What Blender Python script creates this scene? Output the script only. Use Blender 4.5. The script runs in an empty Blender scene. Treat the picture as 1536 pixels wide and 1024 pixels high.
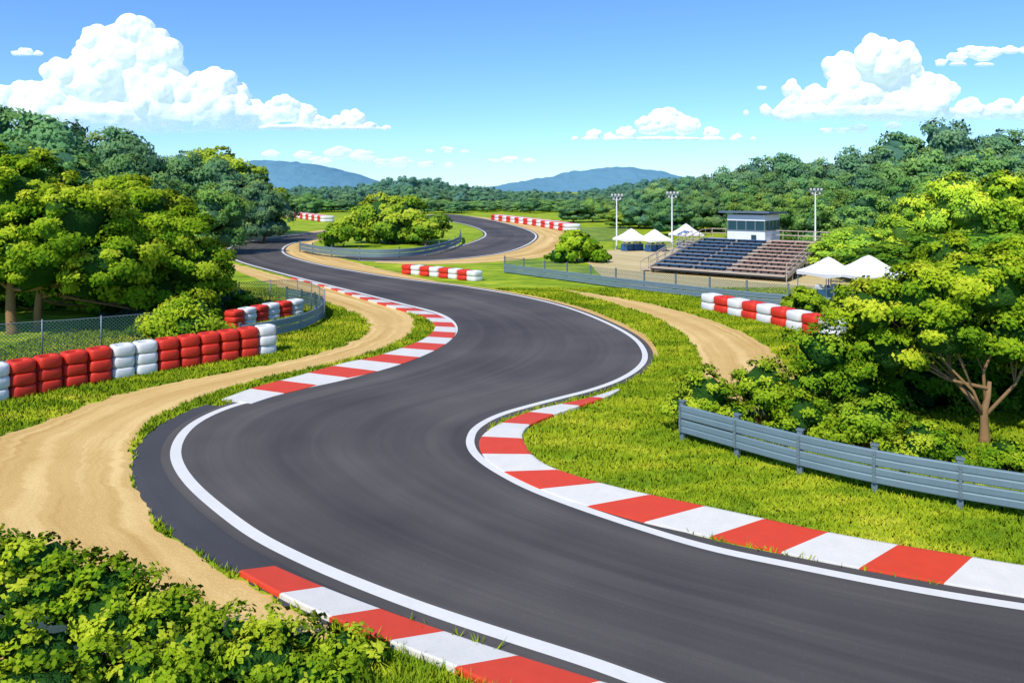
import bpy, math, random
import numpy as np
from mathutils import Vector, noise, geometry
random.seed(7); rng=np.random.default_rng(7)
scene=bpy.context.scene
H=7.5; F=1089.0; VH=285.0
def G(u,v):
    """photogrammetry: plan position (metres) on the flat ground of a point measured in the photo"""
    d=F*H/(v-VH); return ((u-768)*d/F, d)
def W(pts): return np.array([G(*p) for p in pts],float)
# ------------------------------------------------------------------ materials
class N:
    def __init__(s,name):
        s.m=bpy.data.materials.new(name); s.m.use_nodes=True; s.t=s.m.node_tree; s.t.nodes.clear()
        s.out=s.n('ShaderNodeOutputMaterial')
    def n(s,t,**k):
        x=s.t.nodes.new(t)
        for a,b in k.items(): setattr(x,a,b)
        return x
    def l(s,a,b): s.t.links.new(a,b)
    def val(s,sock,v):
        if hasattr(v,'is_linked') : s.l(v,sock)
        else: sock.default_value=v
    def math(s,op,a,b=0.0,c=None,clamp=False):
        x=s.n('ShaderNodeMath',operation=op,use_clamp=clamp); s.val(x.inputs[0],a); s.val(x.inputs[1],b)
        if c is not None: s.val(x.inputs[2],c)
        return x.outputs[0]
    def mix(s,f,a,b,bt='MIX'):
        x=s.n('ShaderNodeMix',data_type='RGBA',blend_type=bt); s.val(x.inputs[0],f)
        s.val(x.inputs[6],a if hasattr(a,'is_linked') else (*a,1)); s.val(x.inputs[7],b if hasattr(b,'is_linked') else (*b,1)); return x.outputs[2]
    def noise(s,vec,scale,detail=4,rough=.55,dist=0):
        x=s.n('ShaderNodeTexNoise'); x.inputs['Scale'].default_value=scale; x.inputs['Detail'].default_value=detail
        x.inputs['Roughness'].default_value=rough; x.inputs['Distortion'].default_value=dist
        if vec is not None: s.l(vec,x.inputs['Vector'])
        return x.outputs['Fac']
    def ramp(s,f,stops):
        x=s.n('ShaderNodeValToRGB'); e=x.color_ramp.elements
        while len(e)<len(stops): e.new(.5)
        for q,(p,c) in zip(e,stops):
            q.position=p; q.color=(*c,1) if not isinstance(c,(int,float)) else (c,c,c,1)
        s.l(f,x.inputs[0]); return x.outputs[0]
    def pos(s): return s.n('ShaderNodeNewGeometry').outputs['Position']
    def uv(s): return s.n('ShaderNodeTexCoord').outputs['UV']
    def mapp(s,vec,sc,rot=(0,0,0)):
        x=s.n('ShaderNodeMapping'); x.inputs['Scale'].default_value=sc; x.inputs['Rotation'].default_value=rot; s.l(vec,x.inputs[0]); return x.outputs[0]
    def bsdf(s,col,rough=.8,metal=0,bump=None,bstr=.3,bdist=.02,spec=.3):
        x=s.n('ShaderNodeBsdfPrincipled'); s.val(x.inputs['Base Color'],col if hasattr(col,'is_linked') else (*col,1))
        s.val(x.inputs['Roughness'],rough); x.inputs['Metallic'].default_value=metal; x.inputs['Specular IOR Level'].default_value=spec
        if bump is not None:
            b=s.n('ShaderNodeBump'); b.inputs['Strength'].default_value=bstr; b.inputs['Distance'].default_value=bdist
            s.l(bump,b.inputs['Height']); s.l(b.outputs[0],x.inputs['Normal'])
        s.l(x.outputs[0],s.out.inputs[0]); return x

def simple(name,col,rough=.6,metal=0,var=.18,scale=3,spec=.3,bump=.1):
    k=N(name); p=k.pos(); n1=k.noise(p,scale,6,.6); n2=k.noise(p,scale*9,3)
    f=k.math('ADD',k.math('MULTIPLY',n1,.6),k.math('MULTIPLY',n2,.4))
    c=k.mix(f,tuple(x*(1-var*1.6) for x in col),tuple(min(1,x*(1+var)) for x in col))
    k.bsdf(c,rough,metal,bump=n2,bstr=bump,bdist=.01,spec=spec); return k.m

def grass_colour(k):
    p=k.pos()
    a=k.noise(k.mapp(p,(.5,1.5,1)),.62,4,.6,.6); b=k.noise(p,.07,3); c=k.noise(p,6,4,.7)
    f=k.math('ADD',k.math('MULTIPLY',a,.68),k.math('ADD',k.math('MULTIPLY',b,.18),k.math('MULTIPLY',c,.14)))
    return k.ramp(f,[(.38,(.12,.22,.012)),(.45,(.20,.32,.015)),(.53,(.33,.43,.020)),(.60,(.50,.54,.04))]),c
k=N('grass_ground'); gc,gb=grass_colour(k); k.bsdf(gc,.9,bump=gb,bstr=.6,bdist=.05,spec=.1); M_ground=k.m
k=N('grass_blades'); gc,gb=grass_colour(k)
at=k.n('ShaderNodeAttribute',attribute_name='tone').outputs['Fac']
gc=k.mix(1,gc,k.ramp(at,[(0,(.70,.76,.6)),(1,(1.27,1.2,1.1))]),'MULTIPLY')
ge=k.n('ShaderNodeNewGeometry')
vm=k.n('ShaderNodeVectorMath',operation='MULTIPLY_ADD'); k.l(ge.outputs['Normal'],vm.inputs[0]); vm.inputs[1].default_value=(.35,.35,.35); vm.inputs[2].default_value=(0,0,.8)
nn=k.n('ShaderNodeVectorMath',operation='NORMALIZE'); k.l(vm.outputs[0],nn.inputs[0])
d=k.n('ShaderNodeBsdfDiffuse'); k.l(gc,d.inputs[0]); k.l(nn.outputs[0],d.inputs['Normal']); k.l(d.outputs[0],k.out.inputs[0]); M_blade=k.m

def dirt_mat(name,dark,light):
    k=N(name); uv=k.uv(); p=k.pos()
    band=k.noise(k.mapp(uv,(1,.03,1)),1.0,3,.6,.1); band2=k.noise(k.mapp(uv,(1,.03,1)),3.6,2,.5)
    g=k.noise(p,14,5,.75); b=k.noise(p,.5,3)
    f=k.math('ADD',k.math('MULTIPLY',band,.54),k.math('ADD',k.math('MULTIPLY',band2,.18),k.math('ADD',k.math('MULTIPLY',g,.16),k.math('MULTIPLY',b,.12))))
    c=k.ramp(f,[(.38,dark),(.5,tuple((a+b)/2 for a,b in zip(dark,light))),(.58,light)])
    peb=k.ramp(k.noise(p,38,2,.5),[(.30,.72),(.38,1.0)])
    c=k.mix(1,c,peb,'MULTIPLY')
    k.bsdf(c,.95,bump=g,bstr=.5,bdist=.04,spec=.1); return k.m
M_dirt=dirt_mat('sandy_dirt',(.54,.33,.10),(.82,.58,.24))
def asphalt(name,dark,light):
    k=N(name); uv=k.uv(); p=k.pos()
    band=k.noise(k.mapp(uv,(1,.03,1)),.55,3,.55,.25); st=k.noise(k.mapp(uv,(1,.05,1)),3.2,4,.6,.2)
    g=k.noise(p,60,3,.8); b=k.noise(p,.14,3)
    f=k.math('ADD',k.math('MULTIPLY',band,.36),k.math('ADD',k.math('MULTIPLY',st,.11),k.math('ADD',k.math('MULTIPLY',g,.15),k.math('MULTIPLY',b,.38))))
    c=k.ramp(f,[(.38,dark),(.5,tuple((a+b)*.48 for a,b in zip(dark,light))),(.61,light)])
    sp=k.ramp(k.noise(p,26,3,.8),[(.62,1.0),(.70,1.7)])
    c=k.mix(1,c,sp,'MULTIPLY')
    k.bsdf(c,.85,bump=g,bstr=.4,bdist=.014,spec=.2); return k.m
M_road=asphalt('asphalt',(.050,.047,.047),(.135,.120,.108))
M_runoff=asphalt('old_asphalt',(.052,.052,.056),(.092,.092,.095))
M_wline=simple('white_road_paint',(.76,.74,.68),.6,var=.12,scale=1.5)
def kerbpaint(name,col):
    k=N(name); p=k.pos(); a=k.noise(p,2.2,6,.7); w=k.noise(p,18,5,.8)
    c=k.mix(a,tuple(x*.80 for x in col),tuple(min(1,x*1.06) for x in col))
    c=k.mix(k.ramp(w,[(.58,0.0),(.72,.45)]),c,(.2,.18,.16)); k.bsdf(c,.6,bump=w,bstr=.3,bdist=.01); return k.m
M_kr=kerbpaint('red_kerb_paint',(.74,.065,.024)); M_kw=kerbpaint('white_kerb_paint',(.78,.75,.67))
M_tr=simple('red_painted_tyre',(.70,.04,.02),.55,var=.25,scale=2); M_tw=simple('white_painted_tyre',(.74,.75,.74),.55,var=.16,scale=2)
M_steel=simple('galvanised_steel',(.17,.25,.29),.55,.15,var=.2,scale=1.2,spec=.4)
M_steeld=simple('steel_post',(.17,.23,.26),.5,.2,var=.2)
M_bark=simple('bark',(.30,.18,.08),.9,var=.35,scale=5,bump=.6)
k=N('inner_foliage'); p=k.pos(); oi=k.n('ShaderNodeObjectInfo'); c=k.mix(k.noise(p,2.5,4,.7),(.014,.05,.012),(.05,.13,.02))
c=k.mix(1,c,oi.outputs['Color'],'MULTIPLY'); c=k.mix(oi.outputs['Alpha'],c,(.13,.28,.26)); k.bsdf(c,.95,spec=0,bump=k.noise(p,3,4,.7),bstr=1,bdist=.3); M_core=k.m  # same painted distance haze, mixed in by object alpha
M_white=simple('white_wall',(.78,.80,.81),.7,var=.05)
M_canvas=simple('white_canvas',(.82,.81,.79),.8,var=.06)
M_blue=simple('blue_plastic',(.03,.13,.32),.5); M_seatb=simple('blue_seat_paint',(.08,.18,.32),.6,var=.25)
M_seatr=simple('faded_wood_seat',(.62,.42,.33),.7,var=.3); M_conc=simple('weathered_timber',(.50,.42,.33),.8,var=.2)
M_dark=simple('dark_frame',(.03,.035,.04),.6); M_roof=simple('grey_roof',(.10,.15,.20),.6)
k=N('window_glass'); k.bsdf((.03,.08,.10),.08,spec=.8); M_glass=k.m
k=N('lamp_lens'); k.bsdf((.6,.62,.62),.15,spec=.8); M_lens=k.m
k=N('chain_link'); uv=k.uv(); m=k.mapp(uv,(9,9,1),(0,0,math.radians(45))); s=k.n('ShaderNodeSeparateXYZ'); k.l(m,s.inputs[0])
ms=[k.math('GREATER_THAN',k.math('ABSOLUTE',k.math('SUBTRACT',k.math('FRACT',s.outputs[i]),.5)),.39) for i in (0,1)]
mk=k.math('MAXIMUM',ms[0],ms[1]); b=k.bsdf((.06,.14,.12),.5,.2); k.l(mk,b.inputs['Alpha']); M_link=k.m

def leaf_mat(name,stops):
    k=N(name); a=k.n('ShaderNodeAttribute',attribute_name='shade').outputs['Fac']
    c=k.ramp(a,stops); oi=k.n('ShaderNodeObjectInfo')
    c=k.mix(1,c,oi.outputs['Color'],'MULTIPLY'); c=k.mix(oi.outputs['Alpha'],c,(.15,.33,.29))  # object alpha mixes painted blue distance haze into the leaf colour
    pn=k.n('ShaderNodeAttribute',attribute_name='pn'); vt=k.n('ShaderNodeVectorTransform',vector_type='NORMAL',convert_from='OBJECT',convert_to='WORLD')
    k.l(pn.outputs['Vector'],vt.inputs[0]); ge=k.n('ShaderNodeNewGeometry')
    v=k.n('ShaderNodeVectorMath',operation='MULTIPLY_ADD'); k.l(ge.outputs['Normal'],v.inputs[0]); v.inputs[1].default_value=(.35,)*3; k.l(vt.outputs[0],v.inputs[2])
    nn=k.n('ShaderNodeVectorMath',operation='NORMALIZE'); k.l(v.outputs[0],nn.inputs[0])
    d=k.n('ShaderNodeBsdfDiffuse'); k.l(c,d.inputs[0]); k.l(nn.outputs[0],d.inputs['Normal'])
    t=k.n('ShaderNodeBsdfTranslucent'); k.l(c,t.inputs[0]); x=k.n('ShaderNodeMixShader'); x.inputs[0].default_value=.28
    k.l(d.outputs[0],x.inputs[1]); k.l(t.outputs[0],x.inputs[2]); k.l(x.outputs[0],k.out.inputs[0]); return k.m
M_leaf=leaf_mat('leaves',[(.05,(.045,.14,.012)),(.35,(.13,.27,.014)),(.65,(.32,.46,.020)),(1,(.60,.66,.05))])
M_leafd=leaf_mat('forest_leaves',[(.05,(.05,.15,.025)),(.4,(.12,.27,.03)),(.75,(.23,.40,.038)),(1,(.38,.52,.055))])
# ------------------------------------------------------------------ mesh helpers
def empty(name,loc=(0,0,0)):
    e=bpy.data.objects.new(name,None); e.location=loc; scene.collection.objects.link(e); return e
class MB:
    def __init__(s): s.v=[];s.f=[];s.m=[];s.uv=None
    def add(s,vs,fs,mi=0):
        o=len(s.v); s.v+=[tuple(map(float,p)) for p in vs]; s.f+=[tuple(i+o for i in f) for f in fs]; s.m+=[mi]*len(fs)
    def box(s,c,size,ax=(1,0),mi=0,bev=0):
        a=np.array([ax[0],ax[1],0.]); a/=np.linalg.norm(a); b=np.array([-a[1],a[0],0]); z=np.array([0,0,1.])
        c=np.array(c,float); hx,hy,hz=[q/2 for q in size]; vs=[]
        for sz in (-1,1):
            for sx,sy in ((-1,-1),(1,-1),(1,1),(-1,1)): vs.append(c+a*hx*sx+b*hy*sy+z*hz*sz)
        s.add(vs,[(3,2,1,0),(4,5,6,7),(0,1,5,4),(1,2,6,5),(2,3,7,6),(3,0,4,7)],mi)
    def tube(s,pts,rad,n=7,mi=0):
        pts=[Vector(p) for p in pts]; vs=[];fs=[]
        for i,p in enumerate(pts):
            d=(pts[min(i+1,len(pts)-1)]-pts[max(i-1,0)]).normalized(); a=d.orthogonal().normalized() if abs(d.z)<.2 else d.cross(Vector((0,1,.01))).normalized(); b=d.cross(a)
            r=rad[i] if hasattr(rad,'__len__') else rad
            for j in range(n):
                t=2*math.pi*j/n; vs.append(p+a*(r*math.cos(t))+b*(r*math.sin(t)))
        for i in range(len(pts)-1):
            for j in range(n): fs.append((i*n+j,i*n+(j+1)%n,(i+1)*n+(j+1)%n,(i+1)*n+j))
        fs.append(tuple(range(n))[::-1]); fs.append(tuple((len(pts)-1)*n+j for j in range(n))); s.add(vs,fs,mi)
    def blob(s,c,r,mi=0,seg=12,ring=8,amp=.18):
        vs=[];fs=[]; r=np.array(r if hasattr(r,'__len__') else (r,r,r),float)
        for i in range(ring+1):
            th=math.pi*i/ring
            for j in range(seg):
                ph=2*math.pi*j/seg; d=np.array([math.sin(th)*math.cos(ph),math.sin(th)*math.sin(ph),math.cos(th)])
                q=1+amp*noise.noise(Vector(d*2.2)+Vector(c)); vs.append(np.array(c)+d*r*q)
        for i in range(ring):
            for j in range(seg): fs.append((i*seg+j,(i+1)*seg+j,(i+1)*seg+(j+1)%seg,i*seg+(j+1)%seg))
        s.add(vs,fs,mi)
    def obj(s,name,mats,parent=None,smooth=False,bevel=0):
        me=bpy.data.meshes.new(name); me.from_pydata(s.v,[],s.f); 
        for m in mats: me.materials.append(m)
        me.polygons.foreach_set('material_index',s.m)
        if smooth: me.polygons.foreach_set('use_smooth',[True]*len(s.f))
        me.update(); o=bpy.data.objects.new(name,me); scene.collection.objects.link(o)
        if parent: o.parent=parent
        if bevel:
            b=o.modifiers.new('bevel','BEVEL'); b.width=bevel; b.segments=2; b.limit_method='ANGLE'
        return o
def cat(P,k=8,sm=2):
    P=np.asarray(P,float); Q=np.vstack([2*P[0]-P[1],P,2*P[-1]-P[-2]]); out=[]
    for i in range(1,len(Q)-2):
        p0,p1,p2,p3=Q[i-1:i+3]
        for t in np.arange(k)/k:
            out.append(.5*((2*p1)+(-p0+p2)*t+(2*p0-5*p1+4*p2-p3)*t*t+(-p0+3*p1-3*p2+p3)*t**3))
    out.append(P[-1]); R=np.array(out)
    for _ in range(sm*4):
        S=R.copy(); S[1:-1]=(R[:-2]+2*R[1:-1]+R[2:])/4; R=S
    return R
def clen(P): return np.concatenate([[0],np.cumsum(np.linalg.norm(np.diff(P,axis=0),axis=1))])
def resamp(P,n):
    L=clen(P); t=np.linspace(0,L[-1],n); return np.stack([np.interp(t,L,P[:,i]) for i in range(P.shape[1])],1)
def nrm(P):
    T=np.gradient(P,axis=0); T/=np.linalg.norm(T,axis=1)[:,None]+1e-9; return np.stack([-T[:,1],T[:,0]],1)
def jag(P,amp,seed=0,sc=1.3):
    n=nrm(P); a=np.array([noise.noise(Vector((p[0]*sc,p[1]*sc,seed)))+.6*noise.noise(Vector((p[0]*sc*3.7,p[1]*sc*3.7,seed+5))) for p in P])
    return P+n*(a*amp)[:,None]
def ribbon(name,A,B,z,mat,cross=5,parent=None):
    n=len(A); C=(A+B)/2; L=clen(C); w=np.linalg.norm(A-B,axis=1); vs=[];uv=[];fs=[]
    for i in range(n):
        for j in range(cross+1):
            t=j/cross; p=A[i]*(1-t)+B[i]*t; vs.append((p[0],p[1],z)); uv.append((t*np.mean(w),L[i]))
    m=cross+1
    for i in range(n-1):
        for j in range(cross): fs.append((i*m+j,i*m+j+1,(i+1)*m+j+1,(i+1)*m+j))
    me=bpy.data.meshes.new(name)
    a,b,c=[np.array(vs[q]) for q in fs[len(fs)//2][:3]]
    if np.cross(b-a,c-a)[2]<0: fs=[f[::-1] for f in fs]
    me.from_pydata(vs,[],fs); u=me.uv_layers.new(name='UVMap')
    for l in me.loops: u.data[l.index].uv=uv[l.vertex_index]
    me.materials.append(mat); o=bpy.data.objects.new(name,me); scene.collection.objects.link(o)
    if parent:o.parent=parent
    return o
def quads(name,co,mats,attrs,k=4):
    n=len(co)//k; me=bpy.data.meshes.new(name); me.vertices.add(len(co)); me.vertices.foreach_set('co',co.astype(np.float32).ravel())
    me.loops.add(len(co)); me.loops.foreach_set('vertex_index',np.arange(len(co),dtype=np.int32)); me.polygons.add(n)
    me.polygons.foreach_set('loop_start',(np.arange(n)*k).astype(np.int32)); me.update(calc_edges=True)
    for a,(ty,dat) in attrs.items():
        x=me.attributes.new(a,ty,'POINT'); x.data.foreach_set('value' if ty=='FLOAT' else 'vector',np.repeat(dat,k,axis=0).astype(np.float32).ravel())
    for m in mats: me.materials.append(m)
    return me
# ------------------------------------------------------------------ track survey
pairs=[((960,1022),(1180,847)),((870,990),(1070,824)),((760,955),(980,798)),((640,915),(880,765)),((540,877),(800,735)),((460,843),(755,712)),((385,805),(728,695)),
((330,765),(712,680)),((290,730),(706,668)),((268,700),(706,658)),((263,675),(712,645)),((275,650),(730,632)),((300,630),(755,621)),((340,612),(785,612)),
((390,598),(815,604)),((450,583),(850,595)),((520,568),(885,586)),((590,548),(925,572)),((640,530),(955,555)),((672,510),(968,538)),((683,495),(963,520)),
((675,480),(945,503)),((650,468),(905,482)),((610,458),(850,461)),((560,445),(780,444)),((500,430),(690,429)),((440,415),(600,418)),((395,403),(520,405)),
((360,393),(465,394)),((345,385),(435,385)),((340,377),(423,377)),((350,368),(430,368)),((380,361),(452,362)),((430,354),(490,356)),((480,348),(540,350)),
((560,336),(620,341)),((655,321),(665,331)),((700,324),(700,337)),((750,333),(722,345)),((795,346),(729,352)),((804,358),(720,359)),((770,376),(690,369)),
((700,387),(630,378)),((620,392),(570,383)),((540,391),(500,385))]
Lw=np.vstack([[(24,.8),(15,4.3),(8,7.7),(4.6,9.5)],W([p[0] for p in pairs])]); Rw=np.vstack([[(30,6.5),(20,9.4),(12,12.15),(8.1,13.4)],W([p[1] for p in pairs])])
Lc=cat(Lw,8,2); Rc=cat(Rw,8,2); nL=nrm(Lc); nR=nrm(Rc)
inw=np.sign(np.sum(nL*(Rc-Lc),1))[:,None]; inL=nL*np.median(inw[:200]); inR=-nR*np.median(inw[:200])
ZD=.006;ZRO=.012;ZR=.018;ZL=.024
track=empty('race_track')
A=Lc-inL*.38; B=Rc-inR*.38
ribbon('asphalt_surface',A,B,ZR,M_road,8,track)
ribbon('white_edge_line',Lc-inL*.14,Lc+inL*.15,ZL,M_wline,1,track); ribbon('white_edge_line_inner',Rc-inR*.12,Rc+inR*.13,ZL,M_wline,1,track)
road_poly=np.vstack([A[:275],B[:275][::-1]])
dl=[((-260,1100),(520,955)),((-200,1000),(480,938)),((-150,850),(360,868)),((-100,760),(250,804)),((-60,715),(215,750)),((-20,680),(200,705)),((0,656),(200,672)),((60,635),(210,647)),((130,607),(250,617)),((220,582),(320,589)),
((330,561),(400,567)),((430,541),(490,547)),((500,523),(560,527)),((545,505),(608,507)),((554,490),(622,486)),((540,474),(608,468)),((500,458),(560,450)),((450,440),(490,430)),((400,423),(420,414)),((360,408),(380,403)),((335,397),(343,394))]
dA=jag(cat(W([p[0] for p in dl]),14,1),.28,1); dB=jag(cat(W([p[1] for p in dl]),14,1),.22,2)
ribbon('dirt_path',dA,dB,ZD,M_dirt,6)
ro=[((310,607),(345,611)),((270,622),(320,622)),((232,643),(280,646)),((205,672),(263,675)),((197,700),(268,700)),((208,740),(292,732)),((250,797),(340,772)),((300,832),(390,806)),((362,866),(450,838)),((430,908),(545,879)),((500,940),(640,915))]
rA=jag(cat(W([p[0] for p in ro]),14,1),.09,3,3); rB=cat(W([p[1] for p in ro]),14,1)
ribbon('asphalt_shoulder',rA,rB,ZRO,M_runoff,4)
dr=[((1260,620),(1050,625)),((1225,590),(1060,598)),((1178,546),(1056,562)),((1140,513),(1048,530)),((1080,485),(1026,502)),((1000,462),(978,475)),((930,447),(908,453)),((860,436),(835,433))]
eA=jag(cat(W([p[0] for p in dr]),14,1),.25,4); eB=jag(cat(W([p[1] for p in dr]),14,1),.25,5)
ribbon('dirt_path',eA,eB,ZD,M_dirt,5)
def near_idx(C,u,v): return int(np.argmin(np.sum((C-np.array(G(u,v)))**2,1)))
def shoulder(C,inn,i0,i1,w0,w1,z,seed):
    s=C[i0:i1]; n=inn[i0:i1]; t=np.linspace(0,1,len(s)); w=w0+(w1-w0)*np.sin(t*math.pi)
    a=s-n*.30; b=jag(s-n*(.4+w)[:,None],.3 if w1>2 else .12,seed,.6); ribbon('dirt_shoulder',a,b,z,M_dirt,3); return np.vstack([a,b[::-1]])
i=near_idx(Rc,963,520); j=near_idx(Rc,690,429); k1=near_idx(Rc,490,356); sh1=shoulder(Rc,inR,i-6,j+10,.12,.5,.008,7)
shoulder(Rc,inR,near_idx(Rc,640,424),k1,.4,4.2,.010,8)
shoulder(Lc,inL,near_idx(Lc,345,385)-4,near_idx(Lc,560,336),.3,5,.008,9)
shoulder(Lc,inL,near_idx(Lc,700,324),len(Lc)-3,1,7,.009,10)
def poly(name,pts,z,mat,ja=.3,seed=0):
    P=cat(np.vstack([pts,pts[:1]]),10,1)[:-1]; P=jag(P,ja,seed)
    tr=geometry.tessellate_polygon([[Vector((p[0],p[1],0)) for p in P]]); m=MB(); m.add([(p[0],p[1],z) for p in P],tr)
    o=m.obj(name,[mat]); me=o.data; u=me.uv_layers.new(name='UVMap')
    for l in me.loops: q=P[l.vertex_index]; u.data[l.index].uv=(q[0]*.8+q[1]*.6,q[1]*.8-q[0]*.6)
    return o
poly('gravel_lot',W([(872,379),(1000,371),(1260,380),(1480,440),(1400,470),(1200,458),(1000,436),(900,412)]),.007,dirt_mat('pale_gravel',(.50,.40,.18),(.68,.55,.30)),.4)
m=MB(); m.add([(-9000,-400,0),(9000,-400,0),(9000,12000,0),(-9000,12000,0)],[(0,1,2,3)]); m.obj('ground',[M_ground])
def kerb(inner,outer,st=1.38,first=0):
    a=cat(W(inner),10,1);b=cat(W(outer),10,1)
    L=(clen(a)[-1]+clen(b)[-1])/2; ns=max(1,round(L/st)); n=ns*4+1; a=resamp(a,n); b=resamp(b,n)
    m=MB(); prof=[(0,0.0),(0.0,.035),(.04,.045),(.5,.075),(.94,.105),(1,.09),(1.0,0)]
    for i in range(n):
        for t,z in prof:
            p=a[i]*(1-t)+b[i]*t; m.v.append((p[0],p[1],z))
    q=len(prof)
    for i in range(n-1):
        for j in range(q-1): m.f.append((i*q+j,i*q+j+1,(i+1)*q+j+1,(i+1)*q+j)); m.m.append((i//4+first)%2)
    m.f.append(tuple(range(q))); m.m.append(first%2); m.f.append(tuple((n-1)*q+j for j in range(q))); m.m.append((ns-1+first)%2)
    m.obj('kerb',[M_kr,M_kw]); return np.vstack([a,b[::-1]])
kp=[kerb([(413,851),(480,880),(560,911),(650,943),(750,977),(850,1008),(940,1036),(1040,1065)],[(358,863),(425,901),(500,936),(590,973),(670,1004),(745,1040),(830,1070),(920,1105)]),
kerb([(1700,925),(1536,898),(1390,873),(1265,850),(1155,827),(1050,804),(965,785),(885,762),(815,737),(760,711),(733,694),(721,678),(719,662),(733,646),(768,628),(810,614),(850,605),(885,597),(925,585)],
 [(1700,875),(1536,854),(1440,838),(1320,818),(1210,797),(1110,775),(1030,758),(945,740),(870,720),(820,702),(797,685),(787,669),(783,655),(795,641),(830,626),(868,613),(895,604),(915,596),(930,588)],1.36,0),
kerb([(378,606),(415,594),(460,583),(500,571),(545,563),(605,546),(655,525),(679,508),(684,494),(674,481),(648,470),(602,458),(540,442),(490,429),(440,417)],
 [(333,602),(385,583),(435,570),(480,557),(525,545),(560,538),(612,521),(640,508),(652,495),(648,485),(630,475),(590,463),(533,446),(486,431),(436,418)],1.4,1)]
# ------------------------------------------------------------------ grass
def inside(P,poly):
    x,y=P[:,0],P[:,1]; r=np.zeros(len(P),bool); q=np.roll(poly,1,axis=0)
    for (x1,y1),(x2,y2) in zip(poly,q):
        if y1==y2: continue
        c=((y1>y)!=(y2>y)); r^= c&(x<(x2-x1)*(y-y1)/(y2-y1)+x1)
    return r
n=270000; P=np.stack([rng.uniform(-24,26,n),9+rng.uniform(0,1,n)**1.5*46],1)
vis=np.abs(P[:,0])<P[:,1]*.76+1.2; P=P[vis]
ex=np.zeros(len(P),bool)
for q in [road_poly,np.vstack([dA,dB[::-1]]),np.vstack([rA,rB[::-1]]),np.vstack([eA,eB[::-1]]),sh1]+kp: ex|=inside(P,q)
P=P[~ex]; nt=len(P); nb=3
C=np.repeat(P,nb,axis=0)+rng.normal(0,.03,(nt*nb,2)); d=C[:,1]; hgt=rng.uniform(.05,.12,len(C))*(1+d/60); 
big=(C[:,1]<13)&(C[:,0]<1); hgt[big]*=1.5
wd=.010+d*.00055; ang=rng.uniform(0,2*math.pi,len(C)); lean=rng.normal(0,.45,(len(C),2))*hgt[:,None]
dx=np.stack([np.cos(ang)*wd,np.sin(ang)*wd],1); z0=np.zeros(len(C))
co=np.stack([np.column_stack([C-dx,z0]),np.column_stack([C+dx,z0]),np.column_stack([C+lean,hgt])],1).reshape(-1,3)
me=quads('grass',co,[M_blade],{'tone':('FLOAT',rng.uniform(0,1,len(C)))},3); o=bpy.data.objects.new('grass',me); scene.collection.objects.link(o)
# ------------------------------------------------------------------ foliage
def foliage(name,lobes,pr,leaf,lpp,seed,mat=M_leaf,flat=.8,kd=2.6,zmin=-.45):
    r=np.random.default_rng(seed); pos=[];nor=[];sh=[];pns=[]
    LC=np.array([l[0] for l in lobes],float); LR=np.array([l[1] for l in lobes],float); cen=LC.mean(0)
    for li,(c,R) in enumerate(zip(LC,LR)):
        n=max(5,int(kd*(R/pr)**2)); i=np.arange(n)+.5; ph=np.arccos(1-2*i/n); th=math.pi*(1+5**.5)*i+r.uniform(0,6)
        D=np.stack([np.cos(th)*np.sin(ph),np.sin(th)*np.sin(ph),np.cos(ph)],1)+r.normal(0,.2,(n,3)); D/=np.linalg.norm(D,axis=1)[:,None]
        lt=r.uniform(-.08,.10)
        for dd in D:
            if dd[2]<zmin: continue
            pc=c+dd*R*np.array([1,1,flat])*r.uniform(.70,1.10)
            ins=np.linalg.norm((pc-LC)/np.array([1,1,flat]),axis=1)/LR
            if (np.delete(ins,li)<.68).any() or pc[2]<.08: continue
            rr=pr*r.uniform(.55,1.45); k=max(4,int(lpp*(rr/pr)**2))
            q=r.normal(0,1,(k,3))*.75+dd*.7+np.array([0,0,.45]); q/=np.linalg.norm(q,axis=1)[:,None]
            rad=r.uniform(.35,1.12,k)**.6
            pos.append(pc+q*(rr*rad)[:,None]*np.array([1.2,1.2,.7])+r.normal(0,.12*rr,(k,3))); pnn=q*.62+dd*.45+np.array([0,0,.2]); pnn/=np.linalg.norm(pnn,axis=1)[:,None]
            pns.append(pnn); f=pnn+r.normal(0,.42,(k,3)); nor.append(f/np.linalg.norm(f,axis=1)[:,None])
            sh.append(np.clip(lt+r.uniform(.28,.74)+r.uniform(-.16,.16,k)+.18*q[:,2]+.2*(rad-.85),0,1))  # random tone plus painted top light: paler towards puff tops and outer leaves
    pos=np.vstack(pos);nor=np.vstack(nor);sh=np.concatenate(sh);pns=np.vstack(pns); n=len(pos)
    t=np.cross(nor,r.normal(0,1,(n,3))); t/=np.linalg.norm(t,axis=1)[:,None]; b=np.cross(nor,t); s=(leaf*r.uniform(.6,1.25,n))[:,None]
    co=np.stack([pos-t*s*.5,pos-b*s*.34+t*s*.05,pos+t*s*.5+nor*s*.05,pos+b*s*.34+t*s*.05],1).reshape(-1,3)
    return quads(name,co,[mat],{'shade':('FLOAT',sh),'pn':('FLOAT_VECTOR',pns)})
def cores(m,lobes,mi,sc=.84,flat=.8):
    for c,R in lobes: m.blob(c,(R*sc,R*sc,R*sc*flat),mi,amp=.5)
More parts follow.
